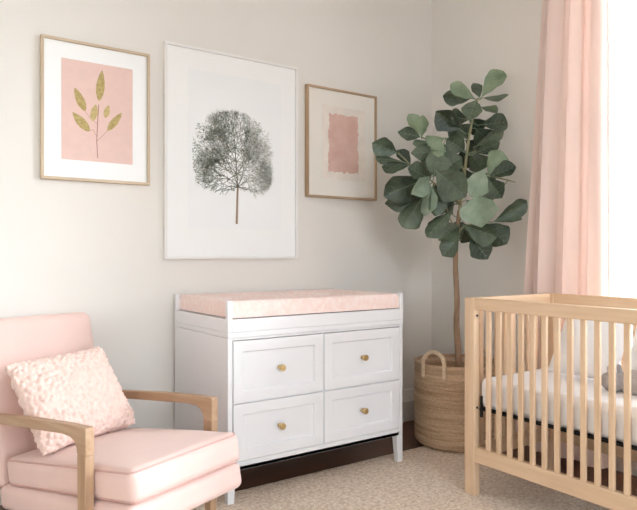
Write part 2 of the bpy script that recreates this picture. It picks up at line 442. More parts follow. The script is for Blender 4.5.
# changing pad
pw, pd = DW - .052, DD - .014
def pad_bm():
    bm = bmesh.new(); nu, nv = 150, 90
    def hgt(u, v):
        a = 1 - max(abs(u), abs(v) ** 1.0)
        ex = (1 - abs(u)) * pw / 2; ey = (1 - abs(v)) * pd / 2; d = min(ex, ey)
        rim = .086
        if d < .012: return rim - .012 + .012 * math.sqrt(max(0, 1 - (1 - d / .012) ** 2))
        if d < .035: return rim
        t = min(1, (d - .035) / .11); t = t * t * (3 - 2 * t)
        return rim * (1 - t) + .026 * t
    G = []
    for i in range(nu + 1):
        row = []
        for j in range(nv + 1):
            u = math.sin((i / nu - .5) * math.pi) * .5 + (i / nu - .5); v = math.sin((j / nv - .5) * math.pi) * .5 + (j / nv - .5)
            x, y = u * pw / 2, v * pd / 2
            inner = i not in (0, nu) and j not in (0, nv)
            q = Vector((x, y, 0))
            row.append(bm.verts.new((x, y, hgt(u, v) + (.0016 * noise.noise(q * 70) + .002 * noise.noise(q * 22)))))
        G.append(row)
    for i in range(nu):
        for j in range(nv): bm.faces.new((G[i][j], G[i + 1][j], G[i + 1][j + 1], G[i][j + 1]))
    rim = [G[i][0] for i in range(nu + 1)] + [G[nu][j] for j in range(1, nv + 1)] + [G[i][nv] for i in range(nu - 1, -1, -1)] + [G[0][j] for j in range(nv - 1, 0, -1)]
    prev = rim
    for z in (.055, .035, .018, .004):
        cur = []
        for v in rim:
            x, y = v.co.x, v.co.y; q = Vector((x * 60, y * 60, z * 60)); b = .0015 * noise.noise(q) + .003 * math.sin((z - .004) / .08 * math.pi)
            sx = b if abs(abs(x) - pw / 2) < 1e-4 else 0; sy = b if abs(abs(y) - pd / 2) < 1e-4 else 0
            cur.append(bm.verts.new((x + math.copysign(sx, x), y + math.copysign(sy, y), z)))
        for k in range(len(rim)): bm.faces.new((prev[k], cur[k], cur[(k + 1) % len(rim)], prev[(k + 1) % len(rim)]))
        prev = cur
    bm.faces.new(prev); return bm
pad = link('changing_pad', pad_bm(), M['terry'], sharp=80)
pad.location = (DX + DW / 2, DY + DD / 2 + .001, ZT + .0625)
tag(pad, 'pink terry-covered changing pad with raised edges in the white tray', 'changing pad')

# ------------------------------------------------------------------ pictures
def picture(name, label, pxs, fw, fd, m, mats, art):
    """pxs: left,right columns and z from four measured corners"""
    (xl, yt, yb), (xr, yt2, yb2) = pxs
    Y = YW - fd
    a, b, c, d = on_y(xl, yt, Y), on_y(xl, yb, Y), on_y(xr, yt2, Y), on_y(xr, yb2, Y)
    X0, X1 = a.x, c.x; Z1 = (a.z + c.z) / 2; Z0 = (b.z + d.z) / 2
    W, Hh = X1 - X0, Z1 - Z0
    t = thing(name, label, 'framed picture', ((X0 + X1) / 2, YW - .001, Z0))
    w = W / 2
    link('frame', B((-w, w, -fd, 0, 0, fw)), m['x'], t, .0015)
    t.children[0].data.name = 'frame'
    fr = t.children[0]
    bm = bmesh.new(); bm.from_mesh(fr.data); box(bm, -w, w, -fd, 0, Hh - fw, Hh); 
    box(bm, -w, -w + fw, -fd, 0, fw, Hh - fw, 1); box(bm, w - fw, w, -fd, 0, fw, Hh - fw, 1)
    bm.to_mesh(fr.data); bm.free(); fr.data.materials.append(m['z'])
    yb_ = -fd + .013
    link('mat_board', B((-w + fw, w - fw, yb_, yb_ + .004, fw, Hh - fw)), mats, t)
    art(t, w, Hh, yb_, lambda px, py: (on_y(px, py, YW + yb_).x - (X0 + X1) / 2, on_y(px, py, YW + yb_).z - Z0))
    link('glass', B((-w + fw, w - fw, yb_ - .006, yb_ - .004, fw, Hh - fw)), M['picture_glass'], t)
    print(name, 'size', round(W, 3), round(Hh, 3), 'z', round(Z0, 2))
    return t
def flat(bm, pts, y, mi=0, dy=.0006):
    f = bm.faces.new([bm.verts.new((x, y, z)) for x, z in pts]); f.material_index = mi
    return f
def slab(bm, pts, y, dy=.0006, mi=0):
    v0 = [bm.verts.new((x, y, z)) for x, z in pts]; v1 = [bm.verts.new((x, y - dy, z)) for x, z in pts]
    n = len(pts)
    for q in [v0, v1[::-1]] + [[v0[i], v0[(i + 1) % n], v1[(i + 1) % n], v1[i]] for i in range(n)]:
        f = bm.faces.new(q); f.material_index = mi

def art_leaf(t, w, h, y, P):
    pts = [P(61.5, 57.6), P(133, 69.7), P(132, 164), P(61, 159.6)]
    x0 = (pts[0][0] + pts[3][0]) / 2; x1 = (pts[1][0] + pts[2][0]) / 2; z1 = (pts[0][1] + pts[1][1]) / 2; z0 = (pts[2][1] + pts[3][1]) / 2
    bm = bmesh.new(); slab(bm, [(x0, z0), (x1, z0), (x1, z1), (x0, z1)], y - .0002)
    link('print', bm, M['blush_paper'], t, smooth=False)
    o = lambda cx, cy: Vector(P(55 + cx / 4.635, 55 + cy / 4.635))
    bm = bmesh.new()
    def leaf(b, tp, wd, mi=0):
        b, tp = o(*b), o(*tp); d = tp - b; n = Vector((-d.y, d.x)).normalized(); pts = []
        wd = wd / 4.635 * .0042
        for k in range(13):
            s = k / 12; pts.append(b + d * s + n * wd * math.sin(math.pi * s ** .85) ** .8)
        for k in range(11, 0, -1):
            s = k / 12; pts.append(b + d * s - n * wd * math.sin(math.pi * s ** .85) ** .8)
        slab(bm, [tuple(p) for p in pts], y - .001, .0005, mi)
    leaf((203, 215), (218, 70), 24); leaf((140, 262), (90, 150), 24); leaf((160, 355), (80, 265), 26)
    leaf((172, 308), (190, 228), 20, 1); leaf((232, 292), (248, 232), 17, 1); leaf((242, 352), (310, 268), 20)
    link('leaf_motif', bm, [M['gold_ink'], M['gold_ink_pale']], t, smooth=False)
    bm = bmesh.new()
    def stem(pts, wd):
        q = [o(*p) for p in pts]
        for a, b in zip(q, q[1:]):
            n = Vector((-(b - a).y, (b - a).x)).normalized() * wd
            slab(bm, [tuple(a - n), tuple(b - n), tuple(b + n), tuple(a + n)], y - .001, .0004)
    stem([(197, 478), (193, 400), (196, 330), (202, 230)], .0018); stem([(194, 380), (175, 345), (160, 352)], .0008); stem([(194, 400), (225, 370), (242, 352)], .0008)
    stem([(196, 320), (160, 290), (140, 262)], .0007); stem([(218, 72), (226, 120), (212, 180), (203, 215)], .0009)
    link('stem_motif', bm, M['stem_ink'], t, smooth=False)
def art_tree(t, w, h, y, P):
    a, b = P(188, 68), P(281, 230)
    bm = bmesh.new(); slab(bm, [(a[0], b[1]), (b[0], b[1]), (b[0], a[1]), (a[0], a[1])], y - .0002)
    link('print', bm, M['print_paper'], t, smooth=False)
    rnd = random.Random(5)
    base = Vector(P(236.5, 224)); fork = Vector(P(237.5, 187)); cc = Vector(P(233, 152)); rx = abs(P(272, 152)[0] - P(194, 152)[0]) / 2; rz = abs(P(233, 113)[1] - P(233, 191)[1]) / 2
    bm = bmesh.new()
    def seg(a, b, w0, w1, mi, bmx):
        d = b - a; n = Vector((-d.y, d.x)).normalized()
        slab(bmx, [tuple(a - n * w0), tuple(b - n * w1), tuple(b + n * w1), tuple(a + n * w0)], y - .0012, .0003, mi)
    seg(base, fork, .0075, .006, 0, bm); link('trunk_motif', bm, M['tree_trunk'], t, smooth=False)
    bm = bmesh.new()
    def inside(p, k=1):
        q = (p - cc); e_ = 2.5 if q.y > 0 else 5; return (abs(q.x / rx)) ** e_ + (abs(q.y / rz)) ** e_ < k
    def grow(p, ang, ln, wd, lvl):
        if lvl == 0 or not inside(p, 1.05): return
        b = p + Vector((math.sin(ang), math.cos(ang))) * ln
        q = (b.x - cc.x) / rx
        mi = 2 if q > .45 and rnd.random() < .8 else (0 if wd > .0022 or rnd.random() < .25 else 1)
        seg(p, b, wd, wd * .75, mi, bm)
        for k in range(2 if rnd.random() < .6 else 3):
            grow(b, ang + rnd.uniform(-.75, .75), ln * rnd.uniform(.74, .95), wd * .72, lvl - 1)
    for k in range(5):
        q0 = fork.lerp(Vector((cc.x, cc.y + rz * .75)), k / 5)
        q1 = fork.lerp(Vector((cc.x, cc.y + rz * .75)), (k + 1) / 5)
        seg(q0, q1, .0042 - .0006 * k, .0036 - .0006 * k, 0, bm)
        for a in (-1.95, -1.5, -.9, -.45, .45, .9, 1.5, 1.95): grow(q0, a + rnd.uniform(-.2, .2), rz * (.25 if k < 3 else .17), .0026 - .0003 * k, 7)
    for k in range(9000):
        p = cc + Vector((rnd.uniform(-1, 1) * rx, rnd.uniform(-1, 1) * rz))
        if not inside(p, 1 + rnd.uniform(-.12, .06)): continue
        if noise.noise(Vector((p.x * 22, p.y * 22, 3))) < rnd.uniform(-.6, .4): continue
        if (p.y - cc.y) / rz < -1.0 + .25 * noise.noise(Vector((p.x * 30, 0, 0))): continue
        if abs(p.x - fork.x) < .012 and p.y < fork.y + .02: continue
        q = (p.x - cc.x) / rx
        mi = 2 if rnd.random() < .12 + max(0, q) * .9 else (1 if rnd.random() < .7 else 0)
        s = rnd.uniform(.0012, .0034); a = rnd.uniform(0, 3)
        slab(bm, [(p.x + s * math.cos(a + k2 * 1.57) * (1.5 if k2 % 2 else 1), p.y + s * math.sin(a + k2 * 1.57)) for k2 in range(4)], y - .0016, .0002, mi)
    link('crown_motif', bm, [M['tree_dark'], M['tree_mid'], M['tree_pale']], t, smooth=False)
def art_block(t, w, h, y, P):
    def rag(x0, x1, z0, z1, e, sd):
        pts = []
        n = 26
        for a, b in (((x0, z0), (x1, z0)), ((x1, z0), (x1, z1)), ((x1, z1), (x0, z1)), ((x0, z1), (x0, z0))):
            for k in range(n):
                s = k / n; x = a[0] + (b[0] - a[0]) * s; z = a[1] + (b[1] - a[1]) * s
                o_ = e * noise.noise(Vector((x * 40 + sd, z * 40, sd)))
                pts.append((x + (o_ if a[0] == b[0] else 0), z + (o_ if a[1] == b[1] else 0)))
        return pts
    a = P(322, 104); b = P(365, 182)
    bm = bmesh.new(); slab(bm, rag(a[0], b[0], b[1], a[1], .012, 2), y - .0002); link('pale_wash', bm, M['watercolour_pale'], t, smooth=False)
    a = P(328.5, 113); b = P(358, 174)
    bm = bmesh.new(); slab(bm, rag(a[0], b[0], b[1], a[1], .014, 7), y - .001); link('rose_wash', bm, M['watercolour'], t, smooth=False)
WX = lambda n: {'x': M[n + '_x'], 'z': M[n + '_z']}
picture('framed_picture', 'pale oak framed print of gold leaves on blush pink, hung above the armchair', ((41, 35, 178), (150, 53, 185.5)), .014, .028, WX('pale_oak'), M['mat_board'], art_leaf)
picture('framed_picture', 'tall white framed print of a grey-green round tree, the largest picture', ((165, 40, 258), (298, 68, 259.5)), .014, .03, {'x': M['frame_white'], 'z': M['frame_white']}, M['mat_board'], art_tree)
picture('framed_picture', 'honey oak framed print of a rose watercolour block, nearest the fig tree', ((307.5, 83, 196), (377, 97, 201)), .013, .034, WX('honey_oak'), M['ivory_board'], art_block)

# ------------------------------------------------------------------ armchair
ch = thing('armchair', 'pink upholstered armchair with oak arms, seen in front of the wall beside the dresser', 'armchair', (.623, 2.273, RT - .002), R(17.2))
A_IN0, A_IN1, AT = .0, .555, .036
tilt = R(8.5)
def place(bm, c, rx=0, ry=0, rz=0):
    mt = Matrix.Translation(c) @ Matrix.Rotation(rz, 4, 'Z') @ Matrix.Rotation(ry, 4, 'Y') @ Matrix.Rotation(rx, 4, 'X')
    bmesh.ops.transform(bm, matrix=mt, verts=bm.verts); return mt
CW, CD, CT = .515, .90, .118
cc_ = Vector((.267, .235, .340))
bm = soft_box(CW, CD, CT, .032, .028, side=.006); mt = place(bm, cc_ + Vector((0, 0, .009)), -tilt, R(-2.6))
cu = link('seat_cushion', bm, M['pink_fab'], ch, sharp=70)
bm = bmesh.new()
for z in (CT / 2 - .010, -CT / 2 + .010):
    tube(bm, [mt @ Vector((x, y, z + (.0 if z > 0 else 0))) for x, y in rrect(CW / 2 - .006, CD / 2 - .006, .03)], .0036, 6, True)
link('piping', bm, M['pink_pipe'], cu)
bm = soft_box(.53, .95, .105, .03, .0, side=.004); place(bm, cc_ + Vector((0, .02, -.106)), -tilt, R(-2.6))
link('seat_base', bm, M['pink_fab'], ch, sharp=70)
BW, BH, BT = .53, .74, .13
rec = R(13)
bm = soft_box(BW, BT, BH, .04, .0, side=.016); mtb = place(bm, Vector((.275, .853, .533)), -rec)
bk = link('backrest', bm, M['pink_fab'], ch, sharp=70)
bm = bmesh.new(); tube(bm, [mtb @ Vector((x, -BT / 2 + .016, z)) for x, z in rrect(BW / 2 - .014, BH / 2 - .014, .04)], .0035, 6, True)
link('piping', bm, M['pink_pipe'], bk)
# oak side frames
def arm_outline():
    zt = .580
    up = [(0.0, zt - .004), (.006, zt), (.12, zt - .004), (.35, zt - .022), (.60, zt - .048), (.86, zt - .078)]
    lo = [(.86, zt - .112), (.60, zt - .086), (.35, zt - .062), (.16, zt - .044), (.10, zt - .046), (.072, zt - .058), (.058, zt - .08), (.055, zt - .10), (.0, zt - .10)]
    return up + lo
for k, x0 in enumerate((A_IN0 - AT, A_IN1)):
    bm = bmesh.new(); prism(bm, arm_outline(), x0, x0 + AT, 'x')
    link('armrest', bm, M['oak_y'], ch, .004, segs=3)
    xc = x0
    bm = bmesh.new(); prism(bm, [(.0, .4801), (.055, .4801), (.052, .30), (.046, .0), (.012, .0), (.002, .28)], x0, x0 + AT, 'x')
    link('front_leg', bm, M['oak_z'], ch, .004, segs=3)
    bm = bmesh.new(); prism(bm, [(.80, .475), (.85, .472), (.80, .26), (.86, .0), (.82, .0), (.752, .25)], x0 + .001, x0 + AT - .001, 'x')
    link('rear_leg', bm, M['oak_z'], ch, .005, segs=2)
    bm = bmesh.new(); prism(bm, [(.045, .13), (.30, .085), (.55, .07), (.79, .09), (.79, .13), (.55, .11), (.30, .125), (.045, .18)], x0 + .004, x0 + AT - .004, 'x')
    link('side_rail', bm, M['oak_y'], ch, .004)
bm = bmesh.new(); prism(bm, [(.0, .215), (.555, .215), (.555, .13), (.51, .17), (.44, .185), (.115, .185), (.045, .17), (.0, .13)], .014, .034, 'y')
link('front_rail', bm, M['oak_x'], ch, .003)

# throw pillow on the chair: local corner frame
def chair_pt(x, y, z):
    return Matrix.Translation(ch.location) @ Matrix.Rotation(R(17.2), 4, 'Z') @ Vector((x, y, z - ch.location.z))
BL, BR, TRr, TL = chair_pt(.02, .40, .405), chair_pt(.475, .435, .45), chair_pt(.435, .665, .735), chair_pt(.02, .62, .745)
c = (BL + BR + TRr + TL) / 4
ux = ((BR - BL) + (TRr - TL)).normalized(); uy = ((TL - BL) + (TRr - BR)); uy = (uy - ux * uy.dot(ux)).normalized(); uz = ux.cross(uy)
W_ = ((BR - BL).length + (TRr - TL).length) / 2; H_ = ((TL - BL).length + (TRr - BR).length) / 2
bm = pillow_bm(W_ + .03, H_ + .02, .17, 190, 150, .04, .012, 46, .40)
pl = link('throw_pillow', bm, M['pink_knit'], sharp=80)
pl.matrix_world = Matrix.Translation(c) @ Matrix((ux, uy, uz)).transposed().to_4x4()
tag(pl, 'fluffy pale pink textured pillow leaning on the armchair backrest', 'pillow')

# ------------------------------------------------------------------ basket and fig tree
bc = at(456, 255, 3.99); BX, BY = bc.x, bc.y
bs = thing('basket', 'round woven seagrass basket with loop handles holding the fig tree', 'basket', (BX, BY, RT))
prof = [(0, 0), (.225, 0)]; nr = 36; hb = .51
for i in range(nr * 6 + 1):
    s = i / (nr * 6); z = s * hb
    r = .258 + .003 * math.sin(s * math.pi) - .026 * max(0, 1 - s / .08) ** 2
    prof.append((r + .0032 * abs(math.sin(s * nr * math.pi)), z + .004 * 0))
prof += [(.264, hb + .006), (.258, hb + .008), (.252, hb + .003), (.250, .46), (.245, .03), (0, .025)]
bm = bmesh.new(); lathe(bm, prof, 96); link('woven_body', bm, M['basket'], bs, sharp=60)
def handle(ang):
    rr = .258; pts = []
    for k in range(17):
        a = math.pi * k / 16; s = math.cos(a) * .074
        th_ = ang + s / rr; z = .475 + .03 + .092 * math.sin(a) ** .8
        if k in (0, 16): z = .44
        rq = rr + .012 - (.012 if 2 < k < 14 else .0)
        pts.append((rq * math.cos(th_), rq * math.sin(th_), z))
    bm = bmesh.new(); tube(bm, spline(pts, 3), .0125, 8)
    link('handle', bm, M['rope'], bs, sharp=80)
def ang_for(px):   # direction from the basket centre facing the left front side
    return math.atan2(-SN, -CS) - px
handle(R(-90 - 54.4) - R(24)); handle(R(-90 - 54.4) - R(24) + math.pi)

fig = thing('fig_tree', 'tall fiddle-leaf fig tree with broad green leaves growing in the basket', 'potted tree', (BX, BY, RT + .026))
o0 = Vector(fig.location)
bm = bmesh.new(); nseg = 48; rings = []
for i in range(11):
    rr = .240 * i / 10
    rings.append([bm.verts.new((rr * math.cos(k * 2 * math.pi / nseg), rr * math.sin(k * 2 * math.pi / nseg), .40 + .03 * (1 - (i / 10) ** 2) + .012 * noise.noise(Vector((rr * math.cos(k * .13) * 30, rr * math.sin(k * .13) * 30, i))))) for k in range(nseg)] if i else [bm.verts.new((0, 0, .43))])
rings.append([bm.verts.new((.22 * math.cos(k * 2 * math.pi / nseg), .22 * math.sin(k * 2 * math.pi / nseg), .0)) for k in range(nseg)])
for A, C in zip(rings, rings[1:]):
    for k in range(nseg):
        bm.faces.new((A[k % len(A)], C[k], C[(k + 1) % nseg], A[(k + 1) % len(A)]) if len(A) > 1 else (A[0], C[k], C[(k + 1) % nseg]))
bm.faces.new(rings[-1])
link('soil', bm, M['soil'], fig)
D0 = 3.99
def L(px, py, d=0): return at(px, py, D0 + d) - o0
trunk = [L(459, 372), L(458, 350), L(456.5, 325), L(457, 300), L(455.5, 265), L(457, 232), L(461, 200), L(465, 170), L(468, 145), L(472, 122), L(478, 98)]
tr = spline(trunk, 6); nt_ = len(tr)
ns_ = 34; rads = [.021 - .015 * (i / nt_) ** 1.2 + .0014 * noise.noise(Vector((0, 0, i * .9))) for i in range(nt_)]
bm = bmesh.new(); tube(bm, tr[:ns_ + 1], rads[:ns_ + 1], 10)
link('trunk', bm, M['bark'], fig, sharp=80)
bm = bmesh.new(); tube(bm, tr[ns_:], [r * .82 for r in rads[ns_:]], 8); link('stem', bm, M['twig'], fig, sharp=80)
branches = {
    'a': [L(461, 205), L(444, 192, -.05), L(428, 178, -.08), L(411, 165, -.1), L(398, 153, -.1)],
    'b': [L(465, 172), L(455, 158, -.03), L(446, 150, -.05), L(434, 142, -.06), L(421, 137, -.06)],
    'c': [L(456, 240), L(462, 228, -.06), L(478, 222, -.1), L(493, 222, -.12)],
    'd': [L(463, 190), L(474, 184, -.06), L(486, 176, -.1), L(503, 179, -.08), L(515, 182, -.06)],
    'e': [L(456, 245), L(455, 232, -.07), L(450, 218, -.12), L(447, 208, -.15)],
    'f': [L(467, 155), L(472, 153, .03), L(476, 150, .02)],
    'g': [L(461, 205), L(448, 192, -.13), L(432, 182, -.2)],
    'h': [L(459, 222), L(466, 205, -.15), L(478, 194, -.24), L(484, 170, -.2)],
}
bm = bmesh.new()
for k, pts in branches.items():
    q = spline(pts, 5); tube(bm, q, [.0075 - .004 * i / len(q) for i in range(len(q))], 6)
link('branches', bm, M['twig'], fig, sharp=80)
nodes = [p for pts in branches.values() for p in spline(pts, 5)] + tr[28:]
leaves = [  # base, tip, width(px), depth at base, depth change to the tip, roll, kind
 (481,98,503,70,17,0,.02,-18,2),(480,98,473,83,10,.03,0,40,0),(476,100,451,84,13,-.02,-.05,15,2),(474,98,443,96,14,.02,.05,-25,0),(482,98,508,95,8,.03,.06,66,1),
 (476,100,469,120,18,-.04,-.05,10,0),(481,107,497,114,10,.03,.05,55,2),(480,125,508,122,17,.0,.05,-15,0),(469,120,451,116,17,-.03,-.05,12,0),(461,130,436,111,21,-.02,-.03,-20,0),
 (475,128,489,141,20,.04,.05,20,0),(474,147,505,129,13,.03,.04,40,0),(475,153,500,142,13,-.05,-.05,30,0),(465,151,447,139,19,-.07,-.06,-12,0),(468,140,460,124,16,.02,.04,20,0),
 (422,137,409,114,12,-.06,-.02,35,2),(422,137,423,115,12,-.09,-.04,-30,2),(421,137,398,132,12,-.06,-.05,10,0),(446,138,426,141,12,-.06,-.05,30,2),(431,143,413,143,8,-.08,-.05,45,0),
 (446,152,411,153,14,-.1,-.06,20,0),(398,153,372,143,19,-.1,-.03,-12,0),(409,164,376,157,10,-.12,-.04,50,0),(411,165,382,167,11,-.1,-.04,-40,0),(411,165,397,150,11,-.06,.02,30,0),
 (429,178,408,168,15,-.1,-.05,25,0),(430,178,427,155,17,-.05,.02,-10,0),(463,166,426,161,22,-.1,-.12,12,0),(430,177,412,194,15,-.16,-.08,-30,1),(428,178,384,196,28,-.08,-.06,12,0),
 (426,194,385,204,18,-.03,.0,-30,0),(424,196,403,227,22,-.06,-.02,14,0),(430,183,425,216,14,-.18,-.05,45,1),(433,184,436,216,15,-.18,-.03,-38,0),(435,170,466,197,28,-.22,-.06,10,0),
 (437,172,462,157,20,-.12,-.02,-15,0),(447,153,431,147,14,-.14,-.04,20,2),(456,165,469,192,22,.0,.03,-10,0),(470,152,483,171,20,-.02,.02,15,0),(487,176,502,151,19,-.1,-.02,15,2),
 (488,177,516,167,14,-.1,-.06,-25,0),(489,180,502,198,19,-.1,-.06,10,0),(485,168,471,196,20,-.22,-.05,-14,1),(478,194,481,227,32,-.26,-.08,8,1),(493,222,527,201,15,-.13,-.04,30,0),
 (494,222,522,219,10,-.12,-.06,-50,0),(485,223,507,244,22,-.12,-.06,10,0),(463,225,497,237,20,-.09,-.06,20,0),(470,236,488,259,21,-.08,-.05,-10,0),(459,225,439,240,21,-.1,-.07,12,0),
 (459,236,443,256,18,-.05,-.02,-20,0),(453,210,427,236,15,-.18,-.06,25,0),(448,212,430,234,12,-.12,-.04,-30,0),(449,190,439,212,17,-.1,.0,10,0),(441,175,448,207,25,-.14,-.02,-12,0),
 (455,180,446,170,20,.08,.08,5,0),(466,200,482,212,22,.06,.1,0,0),(461,150,470,168,22,.08,.08,0,0),(468,172,492,186,22,.07,.1,10,0),(453,215,441,196,22,.06,.1,-8,0),(465,140,482,150,20,.1,.08,8,0),(470,118,482,130,18,.07,.05,10,0),(458,222,474,240,20,.05,.08,8,0),
 (456,204,430,208,18,.02,.04,15,0),(444,160,436,146,16,.03,.06,-10,0),(450,144,456,130,15,.04,.04,12,0),(497,190,480,200,16,.05,.05,0,0),(461,240,455,222,16,.06,.0,0,0),
]
prof_p = [0, .14, .34, .54, .70, .84, .94, 1.0, .97, .86, .66, .36, .03]
prof_w = [0, .10, .26, .46, .62, .74, .86, .95, 1.0, .97, .84, .55, .10]
fwd = Vector((CS, SN, 0)); rgt = Vector((SN, -CS, 0))
buckets = bmesh.new(); petb = bmesh.new(); rnd = random.Random(11)
def leaf3d(bx, by, tx, ty, w, d, dd, roll, kind):
    b = L(bx, by, d); t = L(tx, ty, d + dd); ax = (t - b); ln = ax.length; ax.normalize()
    view = (b + o0 - Vector((0, 0, H))); view.z = b.z + o0.z - H; view.normalize()
    side = ax.cross(view).normalized(); nrm = side.cross(ax).normalized()
    rot = Matrix.Rotation(R(roll), 3, ax); side = rot @ side; nrm = rot @ nrm
    if nrm.dot(view) > 0: nrm = -nrm
    W = w / F * D0 / 2 / max(.45, math.cos(R(roll))) * 1.1
    if abs(roll) > 45: W *= .8
    n = len(prof_w) - 1; m_ = 4
    fold = rnd.uniform(.22, .6) * (1 if rnd.random() < .75 else -.7); curl = rnd.uniform(-.02, .14); PW_ = prof_w if rnd.random() < .6 else prof_p; var = rnd.random(); wave = rnd.uniform(.0, 6)
    rows = []
    for i in range(n + 1):
        s = i / n; row = []
        for j in range(-m_, m_ + 1):
            q = j / m_; ww = W * PW_[i] * (1 + .05 * math.sin(s * 19 + wave + (q > 0) * 2))
            p = b + ax * (ln * (s + .02 * abs(q) * PW_[i])) + side * (ww * q) + nrm * (fold * abs(q) ** 1.3 * ww - curl * ln * (s * s) + curl * ln * s * .6 + .05 * ww * math.sin(s * 16 + wave + q * 2) * abs(q))
            row.append(p)
        rows.append(row)
    mi = {0: (0 if var < .45 else (3 if var < .75 else 4), 2), 1: (2, 2), 2: (1, 2)}[kind]
    eps = nrm * -.0012
    G = [[buckets.verts.new(p) for p in row] for row in rows]; Gb = [[buckets.verts.new(p + eps) for p in row] for row in rows]
    # raised midrib on the visible side
    for i in range(n):
        for j in range(2 * m_):
            f = buckets.faces.new((G[i][j], G[i][j + 1], G[i + 1][j + 1], G[i + 1][j])); f.material_index = mi[0]
            f = buckets.faces.new((Gb[i][j], Gb[i + 1][j], Gb[i + 1][j + 1], Gb[i][j + 1])); f.material_index = mi[1]
    per = [(i, 0) for i in range(n + 1)] + [(n, j) for j in range(1, 2 * m_ + 1)] + [(i, 2 * m_) for i in range(n - 1, -1, -1)] + [(0, j) for j in range(2 * m_ - 1, 0, -1)]
    for (a, c), (e, g_) in zip(per, per[1:] + per[:1]):
        f = buckets.faces.new((G[a][c], Gb[a][c], Gb[e][g_], G[e][g_])); f.material_index = mi[1]
    mid = [rows[i][m_] + nrm * .0006 for i in range(n)]
    tube(petb, mid, [.0016 * (1 - i / n) + .0004 for i in range(n)], 4)
    for i in range(2, n - 1, 2):
        for sgn in (-1, 1):
            tube(petb, [rows[i][m_] + nrm * .0004, rows[min(n, i + 1)][m_ + sgn * 2] + nrm * .0003, rows[min(n, i + 2)][m_ + sgn * 3] + nrm * .0001], [.0009, .0006, .0003], 3)
    near = min(nodes, key=lambda p: (p - b).length)
    if (near - b).length > .012:
        tube(petb, spline([near, (near + b) / 2 - Vector((0, 0, .01)), b, b + ax * .01], 3), .0028, 5)
for lf in leaves: leaf3d(*lf)
link('leaves', buckets, [M['leaf'], M['leaf_young'], M['leaf_under'], M['leaf_mid'], M['leaf_deep']], fig, sharp=80)
link('leaf_stalks', petb, M['vein'], fig, sharp=80)

# ------------------------------------------------------------------ crib
CBX, CBY = 2.40, 2.155          # outer corner nearest the dresser
CWd, CLn, CH = .69, 1.38, .987
cr = thing('crib', 'beech wood slatted baby crib on square legs in front of the window', 'crib', (CBX, CBY, 0))
PT, PW = .042, .062
def post(x, y, z0):
    link('post', B((x, x + PT, y - PW, y, z0, CH)), M['beech_z'], cr, .004)
post(0, 0, RT - .003); post(CWd - PT, 0, 0); post(0, -CLn + PW, RT - .003); post(CWd - PT, -CLn + PW, 0)
RH = .058
zb0, zb1 = .178, .253
for x in (0.004, CWd - PT + .004):
    link('top_rail', B((x, x + PT - .008, -CLn + PW, -PW, CH - RH, CH)), M['beech_y'], cr, .004)
    link('bottom_rail', B((x, x + PT - .008, -CLn + PW, -PW, zb0, zb1)), M['beech_y'], cr, .004)
    sp = .0627; xc = x + (PT - .008) / 2
    for k in range(19):
        y = -(CBY - 2.020) - k * sp
        if y > -PW - .012 or y < -CLn + PW + .012: continue
        link('slat', B((xc - .008, xc + .008, y - .0125, y + .0125, zb1 - .003, CH - RH + .003)), M['beech_z'], cr, .003)
for y in (-.01 - .034, -CLn + PW - .055 + .002):
    link('end_top_rail', B((PT, CWd - PT, y, y + .034, CH - RH, CH)), M['beech_x'], cr, .004)
    link('end_bottom_rail', B((PT, CWd - PT, y, y + .034, zb0, zb1)), M['beech_x'], cr, .004)
    for k in range(9):
        x = PT + (CWd - 2 * PT) * (k + .75) / 9.5
        link('slat', B((x - .0145, x + .0145, y + .009, y + .025, zb1 - .003, CH - RH + .003)), M['beech_z'], cr, .003)
bm = B((PT + .002, CWd - PT - .002, -CLn + PW + .02, -.052, .428, .437))

box(bm, PT - .002, PT + .012, -.075, -.064, .395, .50)
link('mattress_support', bm, M['black'], cr, .002)
for z in (.445, .90):
    bm = bmesh.new(); lathe(bm, [(0, 0), (.006, 0), (.006, .003), (.003, .004), (0, .004)], 12, Matrix.Translation((PT * .5, -PW - .0005, z)) @ Matrix.Rotation(R(90), 4, 'X'))
    link('bolt', bm, M['steel'], cr)
# mattress
mw, ml, mh = CWd - 2 * PT - .012, CLn - .10, .15
bm = soft_box(mw, ml, mh, .035, .008, n=20, wob=.004, side=.004)
ms = link('mattress', bm, M['sheet'], sharp=80); ms.location = (CBX + CWd / 2, CBY - CLn / 2, .4375 + mh / 2)
tag(ms, 'crib mattress in a plain white fitted sheet lying inside the crib', 'mattress')
ZM = .4375 + mh + .004
def lean(name, label, w, h, t, y, xb, ang, m, cat='pillow', seed=0, z=ZM, rz=0, pinch=.06):
    bm = pillow_bm(w, h, t, 50, 40, pinch)
    o = link(name, bm, m, sharp=80)
    # local x along -Y, local y up the slope
    ux = Matrix.Rotation(rz, 3, 'Z') @ Vector((0, -1, 0)); uy = Matrix.Rotation(rz, 3, 'Z') @ Vector((math.sin(ang), 0, math.cos(ang))); uz = ux.cross(uy)
    c = Vector((xb, y, z)) + uy * (h / 2) + Vector((0, 0, .012))
    o.matrix_world = Matrix.Translation(c) @ Matrix((ux, uy, uz)).transposed().to_4x4()
    return tag(o, label, cat)
lean('crib_pillow', 'square white pillow leaning against the far crib slats, next to the curtain end', .36, .34, .13, 1.775, 2.79, R(32), M['sheet'])
lean('crib_pillow', 'white pillow leaning behind the grey plush toy in the crib', .40, .36, .12, 1.40, 2.85, R(28), M['sheet'], z=ZM)
